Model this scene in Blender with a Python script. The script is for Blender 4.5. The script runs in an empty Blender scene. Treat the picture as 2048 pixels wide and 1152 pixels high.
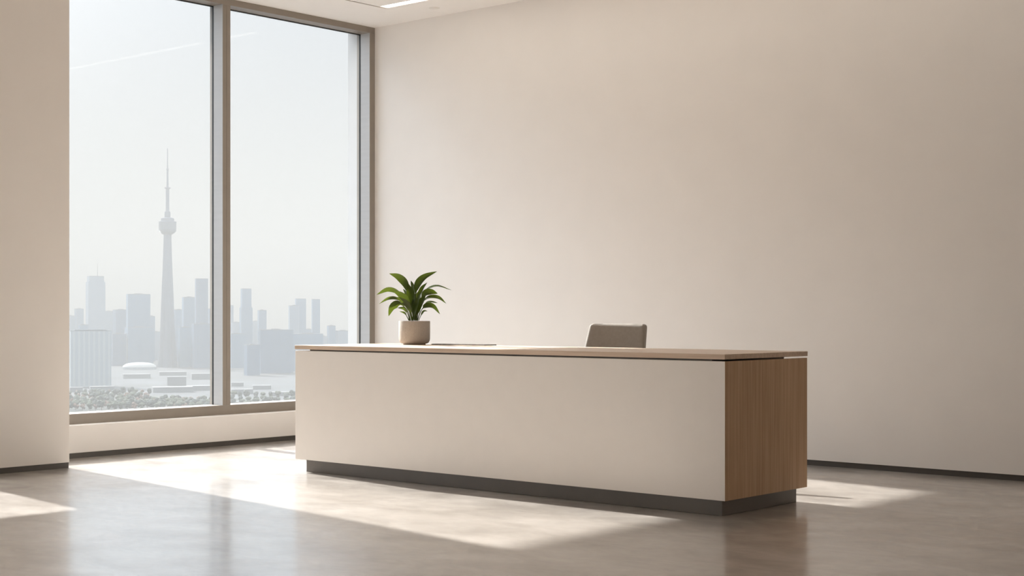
import bpy, bmesh, math, random
from mathutils import Vector, Matrix
random.seed(7)
S = bpy.context.scene
COL = S.collection
R = math.radians

# ------------------------------------------------------------------ camera
F_PX, HX, HY, YAW = 2949.0, 1024.0, 627.0, 41.193
CAM = Vector((11.331, -10.752, 1.25))
a = R(YAW)
FW = Vector((-math.sin(a), math.cos(a), 0)); RT = Vector((math.cos(a), math.sin(a), 0)); UP = Vector((0, 0, 1))
cd = bpy.data.cameras.new('camera'); cam = bpy.data.objects.new('camera', cd); COL.objects.link(cam)
cam.location = CAM; cam.rotation_euler = (R(90), 0, a)
cd.sensor_width = 36; cd.lens = 36 * F_PX / 2048; cd.shift_y = (HY - 576) / 2048
cd.clip_start = 0.05; cd.clip_end = 30000
S.camera = cam
vs = S.view_settings
vs.view_transform = 'Standard'; vs.look = 'None'; vs.gamma = 1; vs.use_curve_mapping = False
vs.exposure = 0.19

def far(px, Z):            # ground position of a distant thing seen at column px, Z metres ahead
    return CAM + FW * Z + RT * ((px - HX) / F_PX * Z)
def hz(py, Z):             # its height in metres
    return CAM.z + (HY - py) / F_PX * Z

# ------------------------------------------------------------------ helpers
class MB:
    def __init__(s): s.bm = bmesh.new()
    def box(s, x0, x1, y0, y1, z0, z1, bev=0, seg=2):
        b = bmesh.new()
        bmesh.ops.create_cube(b, size=1)
        for v in b.verts:
            v.co = Vector((x0 + (v.co.x + .5) * (x1 - x0), y0 + (v.co.y + .5) * (y1 - y0), z0 + (v.co.z + .5) * (z1 - z0)))
        if bev: bmesh.ops.bevel(b, geom=b.edges[:], offset=bev, segments=seg, profile=.5, affect='EDGES')
        return s.add(b)
    def add(s, b, M=None):
        if M is not None: b.transform(M)
        me = bpy.data.meshes.new('t'); b.to_mesh(me); b.free(); s.bm.from_mesh(me); bpy.data.meshes.remove(me); return s
    def prism(s, pts, z0, z1, bev=0):
        b = bmesh.new()
        lo = [b.verts.new((p[0], p[1], z0)) for p in pts]; hi = [b.verts.new((p[0], p[1], z1)) for p in pts]
        n = len(pts)
        b.faces.new(lo[::-1]); b.faces.new(hi)
        for i in range(n): b.faces.new((lo[i], lo[(i + 1) % n], hi[(i + 1) % n], hi[i]))
        bmesh.ops.recalc_face_normals(b, faces=b.faces[:])
        if bev: bmesh.ops.bevel(b, geom=b.edges[:], offset=bev, segments=2, profile=.5, affect='EDGES')
        return s.add(b)
    def lathe(s, prof, n=48, at=(0, 0, 0), f=None):   # prof: (radius, z); f(angle, z) scales the radius
        b = bmesh.new(); rings = []
        for r, z in prof:
            if r < 1e-6: rings.append([b.verts.new((at[0], at[1], at[2] + z))])
            else:
                ring = []
                for k in range(n):
                    t = 2 * math.pi * k / n; q = r * (f(t, z) if f else 1)
                    ring.append(b.verts.new((at[0] + q * math.cos(t), at[1] + q * math.sin(t), at[2] + z)))
                rings.append(ring)
        for A, B in zip(rings, rings[1:]):
            if len(A) == 1 and len(B) == 1: continue
            for k in range(n):
                j = (k + 1) % n
                if len(A) == 1: b.faces.new((A[0], B[j], B[k]))
                elif len(B) == 1: b.faces.new((A[k], A[j], B[0]))
                else: b.faces.new((A[k], A[j], B[j], B[k]))
        for r in (rings[0], rings[-1]):
            if len(r) > 2: b.faces.new(r)
        bmesh.ops.recalc_face_normals(b, faces=b.faces[:])
        return s.add(b)
    def tube(s, pts, r, n=10):
        b = bmesh.new(); rings = []
        for i, p in enumerate(pts):
            p = Vector(p); q = Vector(pts[min(i + 1, len(pts) - 1)]) - Vector(pts[max(i - 1, 0)])
            q.normalize(); u = q.orthogonal().normalized(); v = q.cross(u)
            rr = r[i] if isinstance(r, (list, tuple)) else r
            rings.append([b.verts.new(p + (u * math.cos(2 * math.pi * k / n) + v * math.sin(2 * math.pi * k / n)) * rr) for k in range(n)])
        for A, B in zip(rings, rings[1:]):
            for k in range(n): b.faces.new((A[k], A[(k + 1) % n], B[(k + 1) % n], B[k]))
        b.faces.new(rings[0]); b.faces.new(rings[-1])
        bmesh.ops.recalc_face_normals(b, faces=b.faces[:])
        return s.add(b)
    def build(s, name, mat, parent=None, smooth=False, M=None):
        if M is not None: s.bm.transform(M)
        me = bpy.data.meshes.new(name); s.bm.to_mesh(me); s.bm.free()
        if smooth:
            for p in me.polygons: p.use_smooth = True
            me.set_sharp_from_angle(angle=R(40))
        o = bpy.data.objects.new(name, me); COL.objects.link(o)
        if mat: me.materials.append(mat)
        if parent: o.parent = parent
        return o
def tag(o, label=None, cat=None, group=None, kind=None):
    for k, v in (('label', label), ('category', cat), ('group', group), ('kind', kind)):
        if v: o[k] = v
    return o
def empty(name, loc=(0, 0, 0), rz=0, **kw):
    o = bpy.data.objects.new(name, None); COL.objects.link(o); o.location = loc; o.rotation_euler = (0, 0, rz)
    o.empty_display_size = .1
    return tag(o, **kw)
def struct(o): o['kind'] = 'structure'; return o

# ------------------------------------------------------------------ materials
def mat(name, col, rough=.6, metal=0, spec=.5, var=0, scale=(8, 8, 8), bump=0, bscale=60):
    m = bpy.data.materials.new(name); m.use_nodes = True
    nt = m.node_tree; b = nt.nodes['Principled BSDF']
    b.inputs['Roughness'].default_value = rough; b.inputs['Metallic'].default_value = metal
    b.inputs['Specular IOR Level'].default_value = spec
    tc = nt.nodes.new('ShaderNodeTexCoord'); mp = nt.nodes.new('ShaderNodeMapping')
    mp.inputs['Scale'].default_value = scale
    nt.links.new(tc.outputs['Object'], mp.inputs['Vector'])
    n = nt.nodes.new('ShaderNodeTexNoise'); n.inputs['Scale'].default_value = 1; n.inputs['Detail'].default_value = 5
    nt.links.new(mp.outputs['Vector'], n.inputs['Vector'])
    r = nt.nodes.new('ShaderNodeValToRGB')
    r.color_ramp.elements[0].position = .3; r.color_ramp.elements[1].position = .7
    r.color_ramp.elements[0].color = tuple(c * (1 - var) for c in col) + (1,)
    r.color_ramp.elements[1].color = tuple(min(1, c * (1 + var)) for c in col) + (1,)
    nt.links.new(n.outputs['Fac'], r.inputs['Fac']); nt.links.new(r.outputs['Color'], b.inputs['Base Color'])
    if bump:
        n2 = nt.nodes.new('ShaderNodeTexNoise'); n2.inputs['Scale'].default_value = bscale
        nt.links.new(tc.outputs['Object'], n2.inputs['Vector'])
        bp = nt.nodes.new('ShaderNodeBump'); bp.inputs['Strength'].default_value = bump; bp.inputs['Distance'].default_value = .002
        nt.links.new(n2.outputs['Fac'], bp.inputs['Height']); nt.links.new(bp.outputs['Normal'], b.inputs['Normal'])
    return m
WALL = (.84, .80, .757)
M = {}
M['wall'] = mat('wall_paint', WALL, .75, spec=.3, var=.012, scale=(3, 3, 3))
M['ceil'] = mat('ceiling_paint', (.89, .85, .81), .85, spec=.2, var=.006)
M['base'] = mat('dark_baseboard', (.075, .066, .056), .5, var=.05)
M['metal'] = mat('bronze_frame', (.285, .245, .205), .42, metal=0, spec=.5, var=.03)
M['metal_side'] = mat('brushed_aluminium', (.52, .525, .53), .35, metal=.0, spec=.6, var=.03, scale=(2, 2, 30))
M['gasket'] = mat('black_gasket', (.02, .022, .022), .6)
M['fin'] = mat('white_reveal', (.50, .475, .45), .6, var=.02)
M['white'] = mat('desk_laminate', (.85, .80, .745), .5, spec=.4, var=.01)
M['kick'] = mat('dark_kick', (.14, .125, .11), .4, var=.04)
M['fabric'] = mat('chair_fabric', (.31, .275, .238), .75, spec=.3, var=.05, scale=(40, 40, 40), bump=.3, bscale=300)
M['chairframe'] = mat('chair_shell', (.045, .04, .036), .4, var=.05)
M['chrome'] = mat('chrome', (.7, .7, .7), .15, metal=1)
M['black'] = mat('black_plastic', (.03, .03, .03), .5)
M['pot'] = mat('stone_pot', (.40, .365, .325), .85, spec=.2, var=.10, scale=(190, 190, 190), bump=.6, bscale=160)
M['soil'] = mat('soil', (.035, .025, .018), .95, var=.4, scale=(60, 60, 60))
M['folder'] = mat('grey_cover', (.12, .112, .105), .9, spec=.1)
M['plastic'] = mat('white_plastic', (.78, .74, .69), .4)

def wood(name, c0, c1, sc, rough, spec=.4):
    m = bpy.data.materials.new(name); m.use_nodes = True; nt = m.node_tree; b = nt.nodes['Principled BSDF']
    b.inputs['Roughness'].default_value = rough; b.inputs['Specular IOR Level'].default_value = spec
    tc = nt.nodes.new('ShaderNodeTexCoord'); mp = nt.nodes.new('ShaderNodeMapping'); mp.inputs['Scale'].default_value = sc
    nt.links.new(tc.outputs['Object'], mp.inputs['Vector'])
    n = nt.nodes.new('ShaderNodeTexNoise'); n.inputs['Scale'].default_value = 1; n.inputs['Detail'].default_value = 6; n.inputs['Distortion'].default_value = .4
    nt.links.new(mp.outputs['Vector'], n.inputs['Vector'])
    r = nt.nodes.new('ShaderNodeValToRGB'); e = r.color_ramp.elements
    e[0].position = .32; e[1].position = .68; e[0].color = c0 + (1,); e[1].color = c1 + (1,)
    nt.links.new(n.outputs['Fac'], r.inputs['Fac']); nt.links.new(r.outputs['Color'], b.inputs['Base Color'])
    return m
M['oak'] = wood('oak_veneer', (.46, .295, .175), (.59, .40, .25), (55, 55, 1.6), .55)
M['oaktop'] = wood('oak_top', (.56, .42, .31), (.68, .53, .41), (1.6, 50, 50), .38)

def floor_mat():
    m = bpy.data.materials.new('polished_stone'); m.use_nodes = True; nt = m.node_tree; b = nt.nodes['Principled BSDF']
    L = nt.links.new
    tc = nt.nodes.new('ShaderNodeTexCoord')
    def noise(scale, detail, dist, rz=0, sx=1, sy=1):
        mp = nt.nodes.new('ShaderNodeMapping'); mp.inputs['Scale'].default_value = (sx, sy, 1); mp.inputs['Rotation'].default_value = (0, 0, R(rz))
        L(tc.outputs['Object'], mp.inputs['Vector'])
        n = nt.nodes.new('ShaderNodeTexNoise'); n.inputs['Scale'].default_value = scale; n.inputs['Detail'].default_value = detail
        n.inputs['Distortion'].default_value = dist; n.inputs['Roughness'].default_value = .62
        L(mp.outputs['Vector'], n.inputs['Vector']); return n
    n1 = noise(1.5, 5, .5, 25, 1, 1.5); n2 = noise(.35, 4, .3)
    mx = nt.nodes.new('ShaderNodeMath'); mx.operation = 'MULTIPLY_ADD'; mx.inputs[1].default_value = .65
    mm = nt.nodes.new('ShaderNodeMath'); mm.operation = 'MULTIPLY'; mm.inputs[1].default_value = .35
    L(n2.outputs['Fac'], mm.inputs[0]); L(n1.outputs['Fac'], mx.inputs[0]); L(mm.outputs[0], mx.inputs[2])
    r = nt.nodes.new('ShaderNodeValToRGB'); e = r.color_ramp.elements
    e[0].position = .32; e[1].position = .66
    e[0].color = (.26, .228, .198, 1); e[1].color = (.485, .44, .395, 1)
    L(mx.outputs[0], r.inputs['Fac'])
    # large slabs with hair joints
    br = nt.nodes.new('ShaderNodeTexBrick'); br.offset = 0; br.inputs['Scale'].default_value = 1
    br.inputs['Brick Width'].default_value = 1.8; br.inputs['Row Height'].default_value = 1.8
    br.inputs['Mortar Size'].default_value = .004; br.inputs['Mortar Smooth'].default_value = .6
    br.inputs['Color1'].default_value = (1, 1, 1, 1); br.inputs['Color2'].default_value = (.97, .965, .96, 1); br.inputs['Mortar'].default_value = (.86, .85, .84, 1)
    L(tc.outputs['Object'], br.inputs['Vector'])
    mul = nt.nodes.new('ShaderNodeMix'); mul.data_type = 'RGBA'; mul.blend_type = 'MULTIPLY'; mul.inputs['Factor'].default_value = 1
    L(r.outputs['Color'], mul.inputs['A']); L(br.outputs['Color'], mul.inputs['B']); L(mul.outputs['Result'], b.inputs['Base Color'])
    rr = nt.nodes.new('ShaderNodeMapRange'); rr.inputs['From Min'].default_value = .3; rr.inputs['From Max'].default_value = .7
    rr.inputs['To Min'].default_value = .285; rr.inputs['To Max'].default_value = .33
    L(n1.outputs['Fac'], rr.inputs['Value']); L(rr.outputs['Result'], b.inputs['Roughness'])
    n3 = noise(1.9, 4, .4, -20, 1, 1.6); cw = nt.nodes.new('ShaderNodeMapRange')          # polish worn unevenly
    cw.inputs['From Min'].default_value = .32; cw.inputs['From Max'].default_value = .62; cw.inputs['To Min'].default_value = .4; cw.inputs['To Max'].default_value = .9
    L(n3.outputs['Fac'], cw.inputs['Value']); L(cw.outputs['Result'], b.inputs['Coat Weight'])
    b.inputs['Specular IOR Level'].default_value = .6; b.inputs['IOR'].default_value = 1.6; b.inputs['Coat IOR'].default_value = 1.55; b.inputs['Coat Roughness'].default_value = .14
    return m
M['floor'] = floor_mat()

def glass_mat():
    m = bpy.data.materials.new('window_glass'); m.use_nodes = True; nt = m.node_tree
    nt.nodes.remove(nt.nodes['Principled BSDF']); out = nt.nodes['Material Output']
    t = nt.nodes.new('ShaderNodeBsdfTransparent'); t.inputs['Color'].default_value = (.985, .993, .995, 1)
    g = nt.nodes.new('ShaderNodeBsdfGlossy'); g.inputs['Roughness'].default_value = 0
    fr = nt.nodes.new('ShaderNodeFresnel'); fr.inputs['IOR'].default_value = 1.16
    mx = nt.nodes.new('ShaderNodeMixShader')
    nt.links.new(fr.outputs[0], mx.inputs[0]); nt.links.new(t.outputs[0], mx.inputs[1]); nt.links.new(g.outputs[0], mx.inputs[2])
    nt.links.new(mx.outputs[0], out.inputs['Surface']); return m
M['glass'] = glass_mat()
def emit(name, col, s):
    m = bpy.data.materials.new(name); m.use_nodes = True; nt = m.node_tree
    nt.nodes.remove(nt.nodes['Principled BSDF'])
    e = nt.nodes.new('ShaderNodeEmission'); e.inputs[0].default_value = col + (1,); e.inputs[1].default_value = s
    nt.links.new(e.outputs[0], nt.nodes['Material Output'].inputs['Surface']); return m
M['led'] = emit('led_diffuser', (1, .93, .83), 5.0)

# ------------------------------------------------------------------ the room
H = 4.262
RX, RY = 14.0, -14.0
CY0, CY1, CX = -5.02, -4.13, .775           # the column beside the window
struct(MB().box(-.35, RX + .3, RY - .3, .3, -.3, 0).build('floor', M['floor']))
c = MB()
c.box(-.35, .79, RY - .3, .3, H, H + .3)
c.box(.79, RX + .3, -.615, .3, H, H + .3)
c.box(.822, RX + .3, RY - .3, -.72, H, H + .3)
c.box(.79, .822, RY - .3, -.615, H + .06, H + .3)
c.box(.822, RX + .3, -.72, -.615, H + .06, H + .3)
struct(c.build('ceiling', M['ceil']))
struct(MB().box(.791, .821, RY, -.72, H + .012, H + .055).build('trim_1', M['base']))
BB = .046
struct(MB().box(-.0, RX + .3, 0, .3, BB, H).build('wall_back', M['wall']))
struct(MB().box(.11, RX + .3, .012, .3, 0, BB).build('baseboard_back', M['base']))
struct(MB().box(-.20, .125, CY1, 0, BB, .285, .004).build('wall_left', M['wall']))
struct(MB().box(-.20, .113, CY1, .0, 0, BB).build('baseboard_left', M['base']))
struct(MB().box(-.35, CX, CY0, CY1, BB, H, .003).build('column', M['wall']))
struct(MB().box(-.35, CX - .012, CY0 + .012, CY1 - .0, 0, BB).build('baseboard_column', M['base']))
# the wall goes on past the column, out of the frame, with a lower second window
HEAD2, Y2 = 2.02, -9.6
w = MB(); w.box(-.2, .125, Y2, CY0, 0, .285); w.box(-.2, .125, Y2, CY0, HEAD2, H); w.box(-.2, .125, -11.2, Y2, 0, H); w.box(-.2, .125, RY - .3, -13.8, 0, H); w.box(-.2, .125, -13.8, -11.2, 0, .285)
struct(w.build('wall_left_far', M['wall']))
struct(MB().box(RX, RX + .3, RY - .3, 0, 0, H).build('wall_right', M['wall']))
struct(MB().box(-.2, RX, RY - .3, RY, 0, H).build('wall_front', M['wall']))

LZ = 4.92
GX = -.155                                   # glass plane
win = struct(empty('window_1', (0, 0, 0)))
FZ0, FZ1, HZ = .285, .375, 4.20
def rail(name, bx, m, par=win, bev=.002): return MB().box(*bx, bev).build(name, m, par)
rail('bottom_rail', (-.20, 0, CY1, 0, FZ0, FZ1), M['metal'])
rail('head_rail', (-.20, 0, CY1, 0, HZ, H), M['metal'])
j = rail('jamb', (-.20, 0, -.074, 0, FZ1, HZ), M['metal'])
MB().box(-.140, -.002, -.0765, -.074, FZ1, HZ).build('jamb_lining', M['metal_side'], j)
mu = MB().box(-.20, 0, -1.945, -1.900, FZ1, HZ, .002).box(-.20, -.006, -1.95, -1.94, FZ1, HZ).box(-.20, 0, -1.990, -1.947, FZ1, HZ, .002).build('mullion', M['metal'], win)
MB().box(-.140, -.002, -1.9925, -1.990, FZ1, HZ).build('mullion_lining', M['metal_side'], mu)
for y in (-.0785, -1.9945):
    MB().box(-.160, -.140, y, y + .006, FZ1, HZ).build('gasket', M['gasket'], win)
MB().box(-.160, -.146, CY1, 0, HZ - .007, HZ).build('gasket', M['gasket'], win)
for y0, y1 in ((CY1, -1.990), (-1.900, -.074)):
    MB().box(GX - .004, GX + .004, y0, y1, FZ1, HZ).build('pane', M['glass'], win)
MB().box(-.345, -.205, -.068, .25, -.2, H + .3).build('outer_reveal', M['fin'], win)
w2 = struct(empty('window_2', (0, 0, 0)))
rail('frame', (-.20, 0, Y2, CY0, .285, .345), M['metal'], w2)
rail('frame', (-.20, 0, Y2, CY0, HEAD2 - .06, HEAD2), M['metal'], w2)
for y in (-7.4,): rail('mullion', (-.20, 0, y - .045, y + .045, .345, HEAD2 - .06), M['metal'], w2)
for y0, y1 in ((Y2, -7.445), (-7.355, CY0)):
    MB().box(GX - .004, GX + .004, y0, y1, .345, HEAD2 - .06).build('pane', M['glass'], w2)

# unseen louver blade added above the near pane to shorten its sun patch
lv = MB().box(-2.02, -1.35, -4.6, -1.35, LZ, LZ + .05, .01)
for y in (-4.4, -1.55): lv.box(-1.40, -.18, y - .02, y + .02, LZ + .0, LZ + .05)
struct(lv.build('added_louver', M['fin']))
w3 = struct(empty('added_window', (0, 0, 0)))  # unseen window, added to let more fill light into the room
rail('frame', (-.20, 0, -13.8, -11.2, .285, .375), M['metal'], w3)
rail('frame', (-.20, 0, -13.8, -11.2, HZ, H), M['metal'], w3)
rail('mullion', (-.20, 0, -12.545, -12.455, .375, HZ), M['metal'], w3)
for y0, y1 in ((-13.8, -12.545), (-12.455, -11.2)):
    MB().box(GX - .004, GX + .004, y0, y1, .375, HZ).build('pane', M['glass'], w3)

# ceiling fittings
lt = empty('linear_ceiling_light', (.83, -.668, H), label='long white linear light recessed in the ceiling near the back wall', cat='light')
MB().box(.0, 11.0, -.050, .050, .003, .014, .003).build('diffuser', M['led'], lt)
MB().box(-.004, 11.004, -.0525, -.0505, .0, .05).box(-.004, 11.004, .0505, .0525, .0, .05).box(-.006, -.001, -.0525, .0525, .0, .05).build('housing', M['plastic'], lt)
dt = empty('smoke_detector', (1.18, -.32, H), label='small round pale detector disc on the ceiling right of the linear light', cat='detector')
MB().lathe([(0, -.011), (.026, -.011), (.036, -.009), (.040, -.005)], 32).build('sensor_cap', M['plastic'], dt, True)
MB().lathe([(.040, -.005), (.052, -.004), (.054, 0)], 32).build('base_ring', M['plastic'], dt, True)

# ------------------------------------------------------------------ reception desk
DX0, DX1, DY0, DY1 = 2.355, 6.367, -3.10, -2.11
desk = empty('reception_desk', (4.36, -2.6, 0), label='long white reception desk with oak top, oak end and dark plinth', cat='desk')
def dbuild(mb, name, m, **kw):
    return mb.build(name, m, desk, M=Matrix.Translation((-4.36, 2.6, 0)), **kw)
t = .03
PZ0, PZ1 = .100, .956
dbuild(MB().prism([(DX0, DY0), (DX1, DY0), (DX1 - .012, DY0 + .012), (DX1 - .012, DY0 + t), (DX0 + .012, DY0 + t), (DX0 + .012, DY0 + .012)], PZ0, PZ1, .0015), 'front_panel', M['white'])
tag(dbuild(MB().prism([(DX1, DY0 + .001), (DX1, DY1), (DX1 - t, DY1), (DX1 - t, DY0 + t + .001), (DX1 - .012, DY0 + t + .001), (DX1 - .012, DY0 + .013)], PZ0, PZ1, .0012), 'end_panel', M['oak']), 'oak veneered end panel with vertical grain')
dbuild(MB().prism([(DX0, DY0 + .001), (DX0 + .0115, DY0 + .013), (DX0 + .0115, DY0 + t + .001), (DX0 + t, DY0 + t + .001), (DX0 + t, DY1), (DX0, DY1)], PZ0, PZ1, .0012), 'end_panel', M['white'])
tag(dbuild(MB().box(DX0 - .004, DX1 + .002, DY0 - .004, DY1 + .006, .968, 1.0, .003), 'countertop', M['oaktop']), 'pale oak countertop slab')
dbuild(MB().box(DX0 + .15, DX1 - .11, DY0 + .022, DY1 - .11, PZ1 - .03, .968), 'riser', M['kick'])
dbuild(MB().box(2.43, 6.315, -3.05, -2.16, 0, PZ0 + .004, .002), 'plinth', M['kick'])
dbuild(MB().box(DX0 + t, DX1 - t, DY0 + t, -2.45, PZ0, PZ1 - .03), 'carcass', M['white'])
dbuild(MB().box(DX0 + t, DX1 - t, -2.45, DY1 + .02, .71, .74, .002), 'work_surface', M['oaktop'])
for x0, x1 in ((DX0 + t, 2.95), (5.75, DX1 - t)):
    for k in range(3):
        d = dbuild(MB().box(x0 + .004, x1 - .004, DY1 - .02, DY1, PZ0 + .01 + k * .2, PZ0 + .2 + k * .2, .002), 'drawer', M['white'])
        MB().box((x0 + x1) / 2 - .08 - 4.36, (x0 + x1) / 2 + .08 - 4.36, DY1 + 2.6, DY1 + .025 + 2.6, PZ0 + .14 + k * .2, PZ0 + .15 + k * .2, .003).build('handle', M['chrome'], d)
    dbuild(MB().box(x0, x1, -2.45, DY1 - .02, PZ0, .71), 'pedestal', M['white'])

# thin folder on the desk behind the plant
fo = empty('document_folder', (3.40, -2.20, 1.0), R(1), label='thin dark grey folder lying flat on the desk right of the plant', cat='folder')
MB().box(-.36, .22, -.07, .07, .0055, .0075, .0006).box(-.36, .22, .067, .07, 0, .0075, .0006).box(-.36, .22, -.07, .07, 0, .002, .0006).build('cover', M['folder'], fo)
MB().box(-.35, .21, -.064, .066, .002, .0055).build('sheet', M['plastic'], fo)

# ------------------------------------------------------------------ chair behind the desk
ch = empty('office_chair', (4.38, -1.62, 0), R(12), label='taupe upholstered office chair behind the desk, only its backrest showing', cat='chair')
def shell(name, m, w0, w1, z0, z1, th, y0, lean, parent, rnd=.05):
    b = bmesh.new(); NX, NZ = 48, 48; g = {}
    for s in (0, 1):
        for i in range(NX + 1):
            for k in range(NZ + 1):
                u = i / NX * 2 - 1; v = k / NZ
                z = z0 + (z1 - z0) * v; wv = (w0 + (w1 - w0) * v) / 2
                # superellipse corners
                du = 0
                for zz in (z - z0, z1 - z):
                    if zz < rnd: du = max(du, rnd - math.sqrt(max(0, rnd ** 2 - (rnd - zz) ** 2)))
                x = u * (wv - du * abs(u) ** 1)
                edge = max(abs(u), abs(2 * v - 1)) ** 22
                tt = th / 2 * (1 - .45 * edge)
                y = y0 + lean * (z - z0) - .012 * (abs(u) ** 2) + (tt if s else -tt)
                g[s, i, k] = b.verts.new((x, y, z))
    for s in (0, 1):
        for i in range(NX):
            for k in range(NZ): b.faces.new([g[s, i, k], g[s, i + 1, k], g[s, i + 1, k + 1], g[s, i, k + 1]])
    ring = [(i, 0) for i in range(NX)] + [(NX, k) for k in range(NZ)] + [(i, NZ) for i in range(NX, 0, -1)] + [(0, k) for k in range(NZ, 0, -1)]
    for p, q in zip(ring, ring[1:] + ring[:1]): b.faces.new([g[0, p[0], p[1]], g[0, q[0], q[1]], g[1, q[0], q[1]], g[1, p[0], p[1]]])
    bmesh.ops.recalc_face_normals(b, faces=b.faces[:])
    return MB().add(b).build(name, m, parent, True)
shell('backrest', M['fabric'], .56, .478, .72, 1.170, .06, -.05, .36, ch, .028)
MB().box(-.26, .26, -.50, -.02, .56, .635, .03, 4).build('seat', M['fabric'], ch, True)
MB().box(-.04, .04, -.02, .06, .50, .86, .012).build('back_support', M['chairframe'], ch)
MB().box(-.12, .12, -.36, .04, .52, .56, .01).build('tilt_mechanism', M['chairframe'], ch)
MB().lathe([(.028, .10), (.028, .34), (.019, .34), (.019, .53)], 20, (0, -.2, 0)).build('gas_column', M['chrome'], ch, True)
for k in range(5):
    t_ = 2 * math.pi * k / 5 + .3; d = Vector((math.cos(t_), math.sin(t_), 0)); o_ = Vector((0, -.2, 0))
    lg = MB().tube([o_ + Vector((0, 0, .11)), o_ + d * .18 + Vector((0, 0, .10)), o_ + d * .31 + Vector((0, 0, .075))], [.026, .022, .016]).build('leg', M['chairframe'], ch, True)
    p = o_ + d * .31
    Mw = Matrix.Translation((p.x, p.y, .03)) @ Matrix.Rotation(t_, 4, 'Z') @ Matrix.Rotation(R(90), 4, 'X')
    MB().lathe([(0, -.022), (.026, -.022), (.03, -.016), (.03, .016), (.026, .022), (0, .022)], 20).build('caster', M['black'], lg, True, Mw)
    MB().tube([(p.x, p.y, .03), (p.x, p.y, .076)], .007).build('caster_stem', M['chrome'], lg)

# ------------------------------------------------------------------ plant
PL = Vector((2.945, -2.36, 1.0))
plant = empty('potted_plant', PL, label='green broad-leaved plant in a round stone-coloured pot on the desk', cat='plant')
r0 = .126
MB().lathe([(0, 0), (.088, 0), (.090, .002), (.090, .008), (.102, .010), (.115, .018), (.1225, .032), (r0 - .001, .05), (r0, .10), (r0, .186), (r0 - .002, .190),
            (r0 - .009, .190), (r0 - .011, .187), (r0 - .011, .17), (0, .168)], 72).build('pot', M['pot'], plant, True)
MB().lathe([(r0 - .0115, .168), (r0 - .0115, .174), (.08, .181), (.04, .178), (0, .183)], 40).build('soil', M['soil'], plant, True)
def leaf_mat():
    m = bpy.data.materials.new('leaf'); m.use_nodes = True; nt = m.node_tree; b = nt.nodes['Principled BSDF']; L = nt.links.new
    out = nt.nodes['Material Output']
    tc = nt.nodes.new('ShaderNodeTexCoord'); n = nt.nodes.new('ShaderNodeTexNoise'); n.inputs['Scale'].default_value = 18
    L(tc.outputs['Object'], n.inputs['Vector'])
    r = nt.nodes.new('ShaderNodeValToRGB'); e = r.color_ramp.elements; e[0].position = .3; e[1].position = .7
    e[0].color = (.028, .052, .008, 1); e[1].color = (.060, .098, .014, 1)
    L(n.outputs['Fac'], r.inputs['Fac']); L(r.outputs['Color'], b.inputs['Base Color']); b.inputs['Roughness'].default_value = .38
    tr = nt.nodes.new('ShaderNodeBsdfTranslucent'); tr.inputs['Color'].default_value = (.19, .25, .02, 1)
    mx = nt.nodes.new('ShaderNodeMixShader'); mx.inputs[0].default_value = .27
    L(b.outputs[0], mx.inputs[1]); L(tr.outputs[0], mx.inputs[2]); L(mx.outputs[0], out.inputs['Surface']); return m
M['leaf'] = leaf_mat()
PPM = F_PX / ((PL - CAM).dot(FW))            # pixels per metre at the plant
def P2(u, v, d):                             # a spot of the close-up view of the plant -> metres from its foot, d = depth away from the viewer
    px, py = 730 + .15625 * u, 520 + .15625 * v
    return RT * ((px - 831) / PPM) + UP * ((688.3 - py) / PPM) + FW * d
def leaf(pts, wid, start=.35, op=.8, fold=.25, seed=0):
    """pts: control points base->tip (u, v, depth); wid = full blade width (m); start = where the blade leaves the stalk; op = how far it shows its face"""
    C = [P2(*p) for p in pts]; NS = 22
    def cr(t):
        x = t * (len(C) - 1); i = min(int(x), len(C) - 2); f = x - i
        p0 = C[max(i - 1, 0)] if i else C[0] * 2 - C[1]; p1 = C[i]; p2 = C[i + 1]; p3 = C[i + 2] if i + 2 < len(C) else C[-1] * 2 - C[-2]
        return .5 * ((2 * p1) + (p2 - p0) * f + (2 * p0 - 5 * p1 + 4 * p2 - p3) * f * f + (3 * p1 - p0 - 3 * p2 + p3) * f ** 3)
    b = bmesh.new(); rows = []
    for k in range(NS + 1):
        t = k / NS; p = cr(t); T = (cr(min(1, t + .02)) - cr(max(0, t - .02))).normalized()
        inp = T.cross(FW).normalized(); dep = inp.cross(T).normalized()
        W = (inp * op + dep * math.sqrt(max(0, 1 - op * op))).normalized(); N = T.cross(W).normalized()
        if t < start: hw = .0052 - .001 * t
        else:
            q = (t - start) / (1 - start); hw = max(.0008, wid / 2 * (math.sin(math.pi * min(1, q ** .72)) ** .85) + .0042 * (1 - q) ** 4)
        row = []
        for s in (-1, -.5, 0, .5, 1):
            wave = .08 * hw * math.sin(9 * t + seed + s)
            row.append(b.verts.new(p + W * (s * hw) + N * (fold * hw * abs(s) + wave)))
        rows.append(row)
    for A, B in zip(rows, rows[1:]):
        for i in range(4): b.faces.new((A[i], A[i + 1], B[i + 1], B[i]))
    # thickness
    geom = b.faces[:]
    bmesh.ops.solidify(b, geom=geom, thickness=.0012)
    bmesh.ops.recalc_face_normals(b, faces=b.faces[:])
    return MB().add(b).build('leaf', M['leaf'], plant, True)
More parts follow.
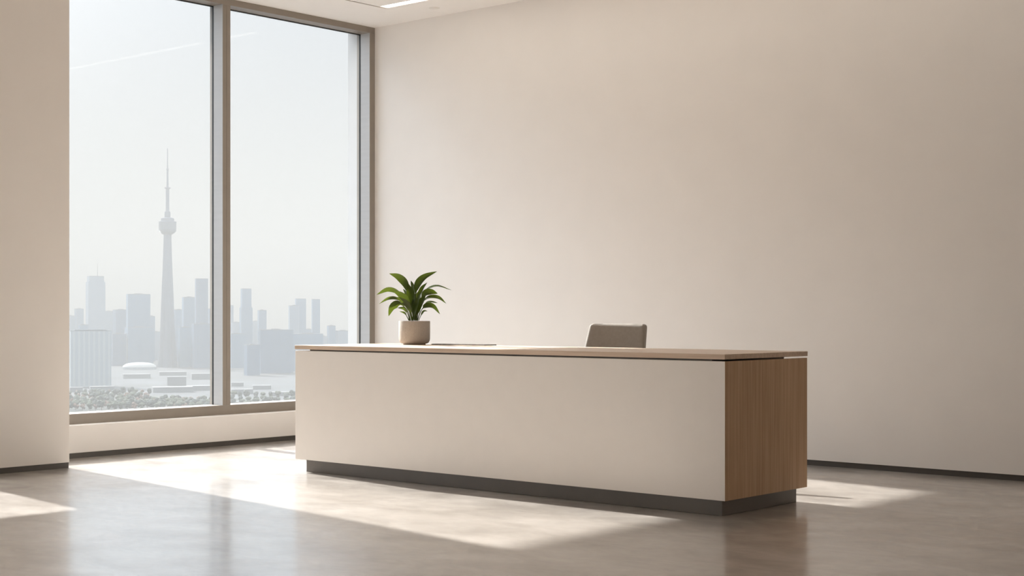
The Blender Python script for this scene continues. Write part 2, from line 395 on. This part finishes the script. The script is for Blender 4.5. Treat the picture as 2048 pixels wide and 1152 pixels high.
LV = [
 ([(620, 770, 0), (590, 560, 0), (545, 320, .01), (450, 210, .02), (320, 165, .03)], .070, .40, .85),
 ([(660, 770, .01), (655, 520, .02), (680, 330, .02), (770, 215, .02), (932, 138, .03)], .066, .40, .85),
 ([(640, 770, .05), (640, 520, .06), (625, 340, .06), (595, 255, .06)], .045, .45, .7),
 ([(630, 770, -.03), (632, 620, -.04), (610, 440, -.05), (565, 285, -.06)], .082, .25, .95),
 ([(670, 770, .03), (680, 520, .03), (735, 370, .03), (806, 282, .03)], .040, .40, .8),
 ([(680, 770, .02), (700, 560, .04), (790, 390, .06), (930, 325, .08), (1112, 378, .10)], .040, .45, .45),
 ([(680, 770, 0), (710, 570, -.02), (780, 430, -.03), (860, 405, -.04), (947, 425, -.04)], .064, .40, .85),
 ([(680, 770, -.02), (720, 600, -.05), (820, 480, -.06), (950, 475, -.06), (1057, 552, -.05)], .046, .42, .6),
 ([(690, 770, -.02), (730, 660, -.05), (790, 585, -.07), (890, 590, -.08), (980, 687, -.08)], .052, .40, .75),
 ([(680, 770, .06), (720, 620, .10), (790, 550, .12), (850, 530, .13), (932, 542, .13)], .038, .45, .5),
 ([(620, 770, .02), (560, 560, .04), (440, 410, .06), (300, 365, .06), (152, 437, .06)], .052, .45, .75),
 ([(615, 770, 0), (560, 600, -.01), (440, 490, -.02), (320, 480, -.03), (196, 557, -.03)], .036, .42, .65),
 ([(600, 770, -.01), (560, 640, -.04), (460, 550, -.06), (370, 590, -.07), (325, 712, -.07)], .066, .45, .85),
 ([(620, 770, -.04), (600, 620, -.07), (540, 490, -.09), (470, 430, -.10), (396, 405, -.10)], .066, .30, .9),
 ([(620, 770, -.05), (610, 660, -.09), (570, 560, -.11), (500, 505, -.13), (425, 470, -.13)], .056, .25, .85),
 ([(590, 770, -.02), (565, 680, -.05), (520, 610, -.07), (440, 606, -.08)], .034, .40, .7),
 ([(610, 770, .04), (570, 640, .08), (500, 560, .10), (420, 545, .11), (353, 557, .11)], .026, .40, .6),
 ([(665, 770, -.05), (690, 640, -.08), (750, 520, -.10), (800, 455, -.11)], .066, .2, .85),
 ([(650, 770, -.06), (655, 660, -.09), (690, 540, -.12), (720, 440, -.12)], .056, .2, .8),
 ([(640, 770, .06), (650, 600, .10), (690, 440, .14), (740, 360, .18)], .060, .30, .8),
 ([(625, 770, .06), (600, 600, .11), (540, 440, .15), (480, 360, .18)], .055, .30, .7),
 ([(645, 770, -.02), (640, 640, -.06), (650, 520, -.09), (660, 420, -.10)], .046, .2, .7),
 ([(580, 770, 0), (545, 700, -.02), (520, 665, -.03), (460, 650, -.04)], .022, .35, .7),
 ([(700, 770, .02), (730, 700, .03), (765, 650, .03), (810, 648, .03)], .022, .35, .7),
]
for i, (p, w_, st, op) in enumerate(LV): leaf(p, w_, st, op, .22, i * 1.7)

# ------------------------------------------------------------------ the city outside
GZ = -135.0
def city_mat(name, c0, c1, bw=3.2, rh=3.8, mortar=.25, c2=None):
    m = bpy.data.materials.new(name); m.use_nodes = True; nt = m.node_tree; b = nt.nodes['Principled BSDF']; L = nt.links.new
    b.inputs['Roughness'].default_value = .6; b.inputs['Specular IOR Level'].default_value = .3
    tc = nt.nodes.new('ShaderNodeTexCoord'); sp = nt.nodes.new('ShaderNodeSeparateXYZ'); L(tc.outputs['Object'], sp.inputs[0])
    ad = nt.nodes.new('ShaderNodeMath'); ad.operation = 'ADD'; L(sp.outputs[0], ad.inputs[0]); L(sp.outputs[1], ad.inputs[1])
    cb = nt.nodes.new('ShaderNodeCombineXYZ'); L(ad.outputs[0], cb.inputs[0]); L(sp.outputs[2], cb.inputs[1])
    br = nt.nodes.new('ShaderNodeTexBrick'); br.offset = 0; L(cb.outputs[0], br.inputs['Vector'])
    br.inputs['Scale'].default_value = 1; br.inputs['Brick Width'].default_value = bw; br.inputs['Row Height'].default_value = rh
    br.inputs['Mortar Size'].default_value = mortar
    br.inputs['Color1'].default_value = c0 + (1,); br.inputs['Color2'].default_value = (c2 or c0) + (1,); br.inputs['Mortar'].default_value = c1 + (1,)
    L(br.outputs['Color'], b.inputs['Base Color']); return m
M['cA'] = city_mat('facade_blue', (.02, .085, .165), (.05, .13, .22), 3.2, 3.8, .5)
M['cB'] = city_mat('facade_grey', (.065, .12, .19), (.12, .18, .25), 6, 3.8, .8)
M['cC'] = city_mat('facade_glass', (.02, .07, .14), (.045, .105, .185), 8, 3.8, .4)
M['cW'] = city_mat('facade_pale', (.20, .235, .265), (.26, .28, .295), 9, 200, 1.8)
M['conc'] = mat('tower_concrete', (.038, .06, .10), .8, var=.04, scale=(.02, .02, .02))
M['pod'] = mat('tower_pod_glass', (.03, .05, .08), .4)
M['roofw'] = mat('pale_roof', (.16, .16, .16), .8)
M['roofg'] = mat('grey_roof', (.06, .08, .10), .8)
M['shed'] = mat('shed_wall', (.13, .14, .15), .8)
M['lawn'] = mat('lawn', (.034, .04, .034), .95, var=.3, scale=(.05, .05, .05))
M['dome'] = mat('dome_membrane', (.36, .36, .35), .8)
M['bark'] = mat('bark', (.12, .09, .07), .9)
M['t1'] = mat('olive_foliage', (.06, .07, .045), .9, var=.4, scale=(.3, .3, .3))
M['t2'] = mat('russet_foliage', (.14, .085, .06), .9, var=.3, scale=(.3, .3, .3))
M['t3'] = mat('dark_foliage', (.04, .05, .042), .9, var=.4, scale=(.3, .3, .3))
M['ground'] = mat('city_ground', (.030, .036, .042), .9, var=.45, scale=(.012, .012, .012))
M['road'] = mat('pale_road', (.55, .54, .52), .9, var=.05)

gd = bmesh.new(); bmesh.ops.create_circle(gd, cap_ends=True, radius=14000, segments=64)
struct(MB().add(gd, Matrix.Translation((0, 0, GZ))).build('ground', M['ground']))

def yaw_at(px):
    return a - math.atan((px - HX) / F_PX)
def block(px0, px1, py, Z, m, label, phi=18, dep=.8, roof=.35, setback=None, mast=None, name='skyscraper', cat='building', rm='roofg', h=None, group=None):
    pc = (px0 + px1) / 2; W = (px1 - px0) / F_PX * Z
    w = W / (math.cos(R(abs(phi))) + dep * math.sin(R(abs(phi)))); d = w * dep
    p = far(pc, Z); top = (hz(py, Z) if h is None else GZ + h) - GZ
    e = empty(name, (p.x, p.y, GZ), yaw_at(pc) + R(phi), label=label, cat=cat, group=group)
    mb = MB()
    if setback:                                  # (height of the shoulder in px, share of width kept above)
        zs = hz(setback[0], Z) - GZ; k = setback[1]
        mb.box(-w / 2, w / 2, -d / 2, d / 2, 0, zs).box(-w / 2 * k, w / 2 * k, -d / 2 * k, d / 2 * k, zs, top)
        w2, d2 = w * k, d * k
    else:
        mb.box(-w / 2, w / 2, -d / 2, d / 2, 0, top); w2, d2 = w, d
    mb.build('facade', M[m], e)
    q = min(1.2, top * .02)
    MB().box(-w2 / 2 - .2, w2 / 2 + .2, -d2 / 2 - .2, d2 / 2 + .2, top, top + q).build('roof', M[rm], e)
    if roof: MB().box(-w2 * roof / 2, w2 * roof / 2, -d2 * roof / 2, d2 * roof / 2, top, top + 3).build('plant_room', M['roofg'], e)
    if mast:
        zm = hz(mast[1], Z) - GZ; 
        MB().tube([(w2 * mast[0], 0, top), (w2 * mast[0], 0, (top + zm) / 2), (w2 * mast[0], 0, zm)], [1.0, .7, .35], 8).build('roof_mast', M['roofg'], e)
    return e
ZB, ZM, ZF = 4500, 3950, 3200
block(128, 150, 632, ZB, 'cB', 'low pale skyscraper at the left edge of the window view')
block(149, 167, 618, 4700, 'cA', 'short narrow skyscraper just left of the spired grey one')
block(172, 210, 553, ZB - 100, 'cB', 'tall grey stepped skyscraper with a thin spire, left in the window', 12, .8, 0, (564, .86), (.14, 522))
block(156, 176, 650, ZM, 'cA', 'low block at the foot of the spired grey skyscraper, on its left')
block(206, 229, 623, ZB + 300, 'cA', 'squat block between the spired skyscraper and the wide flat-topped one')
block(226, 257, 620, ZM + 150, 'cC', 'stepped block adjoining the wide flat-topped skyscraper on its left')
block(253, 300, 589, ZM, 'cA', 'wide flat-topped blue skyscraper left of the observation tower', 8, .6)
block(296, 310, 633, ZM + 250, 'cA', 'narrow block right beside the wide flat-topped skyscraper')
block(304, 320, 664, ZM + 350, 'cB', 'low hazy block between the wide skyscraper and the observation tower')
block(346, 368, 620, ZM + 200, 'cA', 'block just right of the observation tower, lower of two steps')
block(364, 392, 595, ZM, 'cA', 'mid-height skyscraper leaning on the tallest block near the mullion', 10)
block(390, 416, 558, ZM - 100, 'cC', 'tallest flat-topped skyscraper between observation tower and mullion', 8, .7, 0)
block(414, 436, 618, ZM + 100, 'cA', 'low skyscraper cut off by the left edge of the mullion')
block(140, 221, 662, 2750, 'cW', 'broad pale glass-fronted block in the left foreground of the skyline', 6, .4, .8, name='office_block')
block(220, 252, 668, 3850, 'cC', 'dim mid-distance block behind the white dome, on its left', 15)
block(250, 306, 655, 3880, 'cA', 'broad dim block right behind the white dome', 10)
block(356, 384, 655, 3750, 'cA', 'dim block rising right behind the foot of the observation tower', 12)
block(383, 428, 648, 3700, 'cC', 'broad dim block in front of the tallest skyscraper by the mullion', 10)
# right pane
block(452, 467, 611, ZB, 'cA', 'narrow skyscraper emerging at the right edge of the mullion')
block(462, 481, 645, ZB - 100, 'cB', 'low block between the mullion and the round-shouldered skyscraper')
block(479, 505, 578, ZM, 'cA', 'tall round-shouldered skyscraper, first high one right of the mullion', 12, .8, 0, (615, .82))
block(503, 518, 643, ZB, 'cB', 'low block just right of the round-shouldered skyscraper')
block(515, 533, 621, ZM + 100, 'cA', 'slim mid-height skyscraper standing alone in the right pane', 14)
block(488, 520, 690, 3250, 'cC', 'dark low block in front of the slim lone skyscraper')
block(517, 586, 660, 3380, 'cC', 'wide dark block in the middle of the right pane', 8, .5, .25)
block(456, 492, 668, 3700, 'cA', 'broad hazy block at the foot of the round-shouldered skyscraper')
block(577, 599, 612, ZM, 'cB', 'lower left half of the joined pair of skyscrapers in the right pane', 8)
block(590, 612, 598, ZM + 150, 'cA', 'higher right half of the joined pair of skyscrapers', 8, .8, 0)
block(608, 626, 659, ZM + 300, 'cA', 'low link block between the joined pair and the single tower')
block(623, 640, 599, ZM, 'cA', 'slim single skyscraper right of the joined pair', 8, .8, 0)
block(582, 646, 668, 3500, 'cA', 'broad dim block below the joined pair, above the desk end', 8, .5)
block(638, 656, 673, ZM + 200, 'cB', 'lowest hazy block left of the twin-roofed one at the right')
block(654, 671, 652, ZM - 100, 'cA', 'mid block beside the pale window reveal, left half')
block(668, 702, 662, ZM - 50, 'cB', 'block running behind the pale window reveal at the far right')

# observation tower
TZ = 3723; tp = far(335, TZ); tw = empty('observation_tower', (tp.x, tp.y, GZ), yaw_at(335), label='very tall slender observation tower with round pod and antenna', cat='tower')
k_ = TZ / F_PX
def zt(py): return hz(py, TZ) - GZ
def lobes(t_, z):
    q = max(0, min(1, 1 - z / zt(470))); c_ = abs(math.cos(1.5 * (t_ + math.pi / 2)))
    return 1 - (.30 + .28 * q) * (1 - c_ ** 1.2)
MB().lathe([(21.5 * k_, 0), (19 * k_, zt(712)), (17.3 * k_, zt(690)), (15.2 * k_, zt(650)), (12.8 * k_, zt(590)), (10.4 * k_, zt(540)), (8.9 * k_, zt(500)), (8.0 * k_, zt(466))], 60, f=lobes).build('shaft', M['conc'], tw, True)
MB().lathe([(7 * k_, zt(470)), (12 * k_, zt(467)), (16.5 * k_, zt(463)), (17.3 * k_, zt(458))], 48).build('pod_underside', M['conc'], tw, True)
MB().lathe([(17.3 * k_, zt(458)), (17.4 * k_, zt(446)), (17.4 * k_, zt(445))], 48).build('pod', M['pod'], tw, True)
MB().lathe([(17.5 * k_, zt(445)), (17.5 * k_, zt(443.5)), (13 * k_, zt(442.5)), (13 * k_, zt(437)), (11.5 * k_, zt(436)), (5.8 * k_, zt(435)), (5.8 * k_, zt(423.5)), (3.4 * k_, zt(422.5))], 48).build('pod_roof', M['conc'], tw, True)
MB().lathe([(3.6 * k_, zt(424)), (3.4 * k_, zt(378)), (6 * k_, zt(377)), (6 * k_, zt(375)), (2.2 * k_, zt(374.5)), (1.7 * k_, zt(340)), (2.8 * k_, zt(339.5)), (2.8 * k_, zt(337.5)), (1.2 * k_, zt(337)), (.8 * k_, zt(297))], 24).build('antenna', M['conc'], tw, True)

# dome and low buildings
dp = far(279, 3600); dm = empty('domed_stadium', (dp.x, dp.y, GZ), yaw_at(279), label='white low dome in front of the skyline, left of the tower', cat='stadium')
rw = 33 / F_PX * 3600
MB().lathe([(rw, 0), (rw, 6)], 48).build('stadium_wall', M['cW'], dm, True)
MB().lathe([(rw, 6), (rw * .96, 9.5), (rw * .82, 13), (rw * .6, 15.5), (rw * .3, 16.8), (0, 17.2)], 48).build('dome_roof', M['dome'], dm, True)
LOW = [(140, 165, 2560, 8, 'flat pale shed at the left edge below the glass-fronted block'),
       (246, 300, 3100, 9, 'long low shed directly below the white dome'),
       (318, 372, 3250, 8, 'low flat building at the foot of the observation tower'),
       (383, 424, 3050, 12, 'low flat building by the mullion at the height of the dome'),
       (334, 372, 2800, 16, 'mid-distance grey flat building below the observation tower'),
       (305, 385, 2560, 9, 'long pale-roofed shed behind the trees, nearer one'),
       (372, 426, 2620, 8, 'long pale-roofed shed touching the mullion edge'),
       (180, 228, 2600, 8, 'low grey shed below the pale glass-fronted block'),
       (462, 487, 2760, 7, 'low pale shed right of the mullion, farther one'),
       (462, 506, 2500, 8, 'low pale shed right of the mullion, middle one'),
       (505, 542, 2650, 7, 'low pale shed at the foot of the wide dark block'),
       (540, 588, 2450, 6, 'low pale shed beside the desk end'),
       (466, 500, 2180, 6, 'low pale shed right of the mullion, nearest one'),
       (213, 250, 2130, 5, 'little white shed among the trees at the window bottom')]
for x0, x1, Z, h_, lb in LOW:
    wh = block(x0, x1, 0, Z, 'shed', lb, 4, .5, 0, name='warehouse', rm='roofw', h=h_)
    if Z < 2300: wh.location.z = GZ + .31           # stands on the park's grass

# trees
lw = MB()
for x0_, x1_, za, zb in ((100, 430, 1990, 2250), (100, 330, 2250, 2450), (430, 600, 1990, 2200), (430, 560, 2200, 2360)):
    pts = [far(x0_, za), far(x1_, za), far(x1_, zb), far(x0_, zb)]
    lw.prism([(p.x, p.y) for p in pts], GZ - .5, GZ + .3)
tag(lw.build('grass', M['lawn']), 'grass of the park between the distant trees', 'grass', kind='stuff')
def tree_proto(name, m, hh, seed):
    rnd = random.Random(seed); e = bpy.data.objects.new(name, None); COL.objects.link(e)
    b = bmesh.new()
    for q in range(5):
        s = bmesh.new(); bmesh.ops.create_icosphere(s, subdivisions=2, radius=1)
        o_ = Vector((rnd.uniform(-.2, .2), rnd.uniform(-.2, .2), rnd.uniform(.38, .78))) * hh; rr = hh * rnd.uniform(.15, .22)
        for v in s.verts: v.co = o_ + v.co * rr * rnd.uniform(.82, 1.15)
        me = bpy.data.meshes.new('t'); s.to_mesh(me); s.free(); b.from_mesh(me); bpy.data.meshes.remove(me)
    MB().add(b).build('crown', m, e)
    MB().tube([(0, 0, 0), (0, 0, hh * .3), (0, 0, hh * .6)], [hh * .03, hh * .025, hh * .012], 8).build('trunk', M['bark'], e)
    return e
kinds = [('leafy_tree', M['t1'], 13, 1, 'hazy olive green tree in the park below the window'),
         ('leafy_tree', M['t2'], 11, 2, 'hazy russet brown tree in the park below the window'),
         ('leafy_tree', M['t3'], 15, 3, 'hazy dark green tree in the park below the window')]
protos = []
spots = []
rnd = random.Random(11)
for Z in (2055, 2080, 2110, 2145, 2180, 2220, 2265, 2310, 2360, 2420):
    px = 136 + rnd.uniform(0, 6)
    lim = 300 if Z > 2250 else 428
    while px < lim:
        spots.append((px, Z + rnd.uniform(-8, 8), rnd.choices((0, 1, 2), (4, 3, 3))[0])); px += rnd.uniform(11.5, 16)
for Z in (2070, 2140, 2220, 2330):
    px = 463 + rnd.uniform(0, 6)
    while px < 592:
        spots.append((px, Z + rnd.uniform(-8, 8), rnd.choices((0, 2), (1, 2))[0])); px += rnd.uniform(12, 18)
first = {}
for px, Z, k in spots:
    nm, m, hh, sd, lb = kinds[k]
    if k not in first: first[k] = r = tree_proto(nm, m, hh, sd)
    else:
        src = first[k]; r = src.copy(); COL.objects.link(r)
        for c_ in src.children:
            d_ = c_.copy(); COL.objects.link(d_); d_.parent = r
    p = far(px, Z); r.location = (p.x, p.y, GZ + .31); r.rotation_euler.z = rnd.uniform(0, 6.28); s_ = rnd.uniform(.85, 1.15); r.scale = (s_, s_, s_)
    tag(r, lb, 'tree', ('olive trees in the park', 'russet trees in the park', 'dark green trees in the park')[k])

# haze over the city: a wedge of scattering air that begins 200 m away
HAZE = 1 / 3000.0
ALB = (.326, .311, .290)                        # share of the light that the haze scatters, the rest it swallows
th = a + math.atan(604 / F_PX)
D = Vector((-math.sin(th), math.cos(th), 0)); N_ = Vector((math.cos(th), math.sin(th), 0))
sec = [(110, GZ + 1), (110, GZ + 95), (1150, 445), (13000, 445), (13000, GZ + 1)]
b = bmesh.new(); A = []; B = []
for d_, z in sec:
    w_ = 400 + d_ * .75
    A.append(b.verts.new(D * d_ - N_ * w_ + UP * z)); B.append(b.verts.new(D * d_ + N_ * w_ + UP * z))
b.faces.new(A); b.faces.new(B[::-1])
for i in range(5): b.faces.new((A[i], B[i], B[(i + 1) % 5], A[(i + 1) % 5]))
bmesh.ops.recalc_face_normals(b, faces=b.faces[:])
hm = bpy.data.materials.new('haze'); hm.use_nodes = True; nt = hm.node_tree; nt.nodes.remove(nt.nodes['Principled BSDF'])
vsn = nt.nodes.new('ShaderNodeVolumeScatter'); vsn.inputs['Color'].default_value = ALB + (1,); vsn.inputs['Density'].default_value = HAZE; vsn.inputs['Anisotropy'].default_value = 0.0
van = nt.nodes.new('ShaderNodeVolumeAbsorption'); van.inputs['Color'].default_value = ALB + (1,); van.inputs['Density'].default_value = HAZE
vad = nt.nodes.new('ShaderNodeAddShader'); nt.links.new(vsn.outputs[0], vad.inputs[0]); nt.links.new(van.outputs[0], vad.inputs[1])
nt.links.new(vad.outputs[0], nt.nodes['Material Output'].inputs['Volume'])
tag(MB().add(b).build('haze', hm), 'pale haze hanging over the distant city', 'haze', kind='stuff')

# ------------------------------------------------------------------ light
w = bpy.data.worlds.new('world'); S.world = w; w.use_nodes = True; nt = w.node_tree; L = nt.links.new
bg = nt.nodes['Background']
SUN_AZ, SUN_EL = 8.0, 30.9
AURE, AURE_P = 7.5, 24.0
src = Vector((-math.cos(R(SUN_AZ)) * math.cos(R(SUN_EL)), math.sin(R(SUN_AZ)) * math.cos(R(SUN_EL)), math.sin(R(SUN_EL))))
def mth(op, x, y=None):
    n = nt.nodes.new('ShaderNodeMath'); n.operation = op
    for i_, v in ((0, x), (1, y)):
        if v is None: continue
        if isinstance(v, (int, float)): n.inputs[i_].default_value = v
        else: L(v, n.inputs[i_])
    return n.outputs[0]
tc = nt.nodes.new('ShaderNodeTexCoord'); sp = nt.nodes.new('ShaderNodeSeparateXYZ'); L(tc.outputs['Generated'], sp.inputs[0])
rp = nt.nodes.new('ShaderNodeValToRGB'); e = rp.color_ramp.elements          # hazy sky, brighter overhead
e[0].position = 0.0; e[0].color = (.66, .655, .635, 1); e[1].position = .23; e[1].color = (.58, .63, .70, 1)
ne = e.new(.36); ne.color = (3.5, 4.1, 4.8, 1); ne = e.new(.7); ne.color = (3.8, 4.1, 4.4, 1)
L(sp.outputs[2], rp.inputs['Fac'])
dt_ = nt.nodes.new('ShaderNodeVectorMath'); dt_.operation = 'DOT_PRODUCT'; L(tc.outputs['Generated'], dt_.inputs[0]); dt_.inputs[1].default_value = src
glow = mth('MULTIPLY', mth('POWER', mth('MAXIMUM', dt_.outputs['Value'], 0.0), AURE_P), AURE)     # bright milky air around the sun
sca = nt.nodes.new('ShaderNodeVectorMath'); sca.operation = 'SCALE'; sca.inputs[0].default_value = (1, .97, .92); L(glow, sca.inputs['Scale'])
ad_ = nt.nodes.new('ShaderNodeVectorMath'); ad_.operation = 'ADD'; L(rp.outputs['Color'], ad_.inputs[0]); L(sca.outputs[0], ad_.inputs[1])
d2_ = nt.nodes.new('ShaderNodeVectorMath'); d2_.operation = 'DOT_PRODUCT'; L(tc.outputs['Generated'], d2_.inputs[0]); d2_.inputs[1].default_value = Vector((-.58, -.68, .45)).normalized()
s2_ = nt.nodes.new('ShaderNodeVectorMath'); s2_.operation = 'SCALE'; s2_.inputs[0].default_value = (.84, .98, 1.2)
L(mth('MULTIPLY', mth('POWER', mth('MAXIMUM', d2_.outputs['Value'], 0.0), 6.0), 0.3), s2_.inputs['Scale'])       # extra sky glow added off to the left to brighten the back wall
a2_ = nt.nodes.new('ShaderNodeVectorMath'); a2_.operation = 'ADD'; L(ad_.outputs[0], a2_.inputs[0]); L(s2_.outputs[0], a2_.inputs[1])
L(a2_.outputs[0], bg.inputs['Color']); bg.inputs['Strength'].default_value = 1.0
sl = bpy.data.lights.new('sun', 'SUN'); so = bpy.data.objects.new('sun', sl); COL.objects.link(so)
so.rotation_euler = src.to_track_quat('Z', 'Y').to_euler(); so.location = src * 50
sl.energy = 13.7; sl.angle = R(1.0); sl.color = (1, .98, .955)

cy = S.cycles
cy.max_bounces = 16; cy.diffuse_bounces = 10; cy.glossy_bounces = 6; cy.transparent_max_bounces = 16; cy.volume_bounces = 1
cy.caustics_reflective = True; cy.blur_glossy = 1.0; cy.caustics_refractive = False
cy.use_denoising = True
try: cy.denoiser = 'OPENIMAGEDENOISE'
except Exception: pass
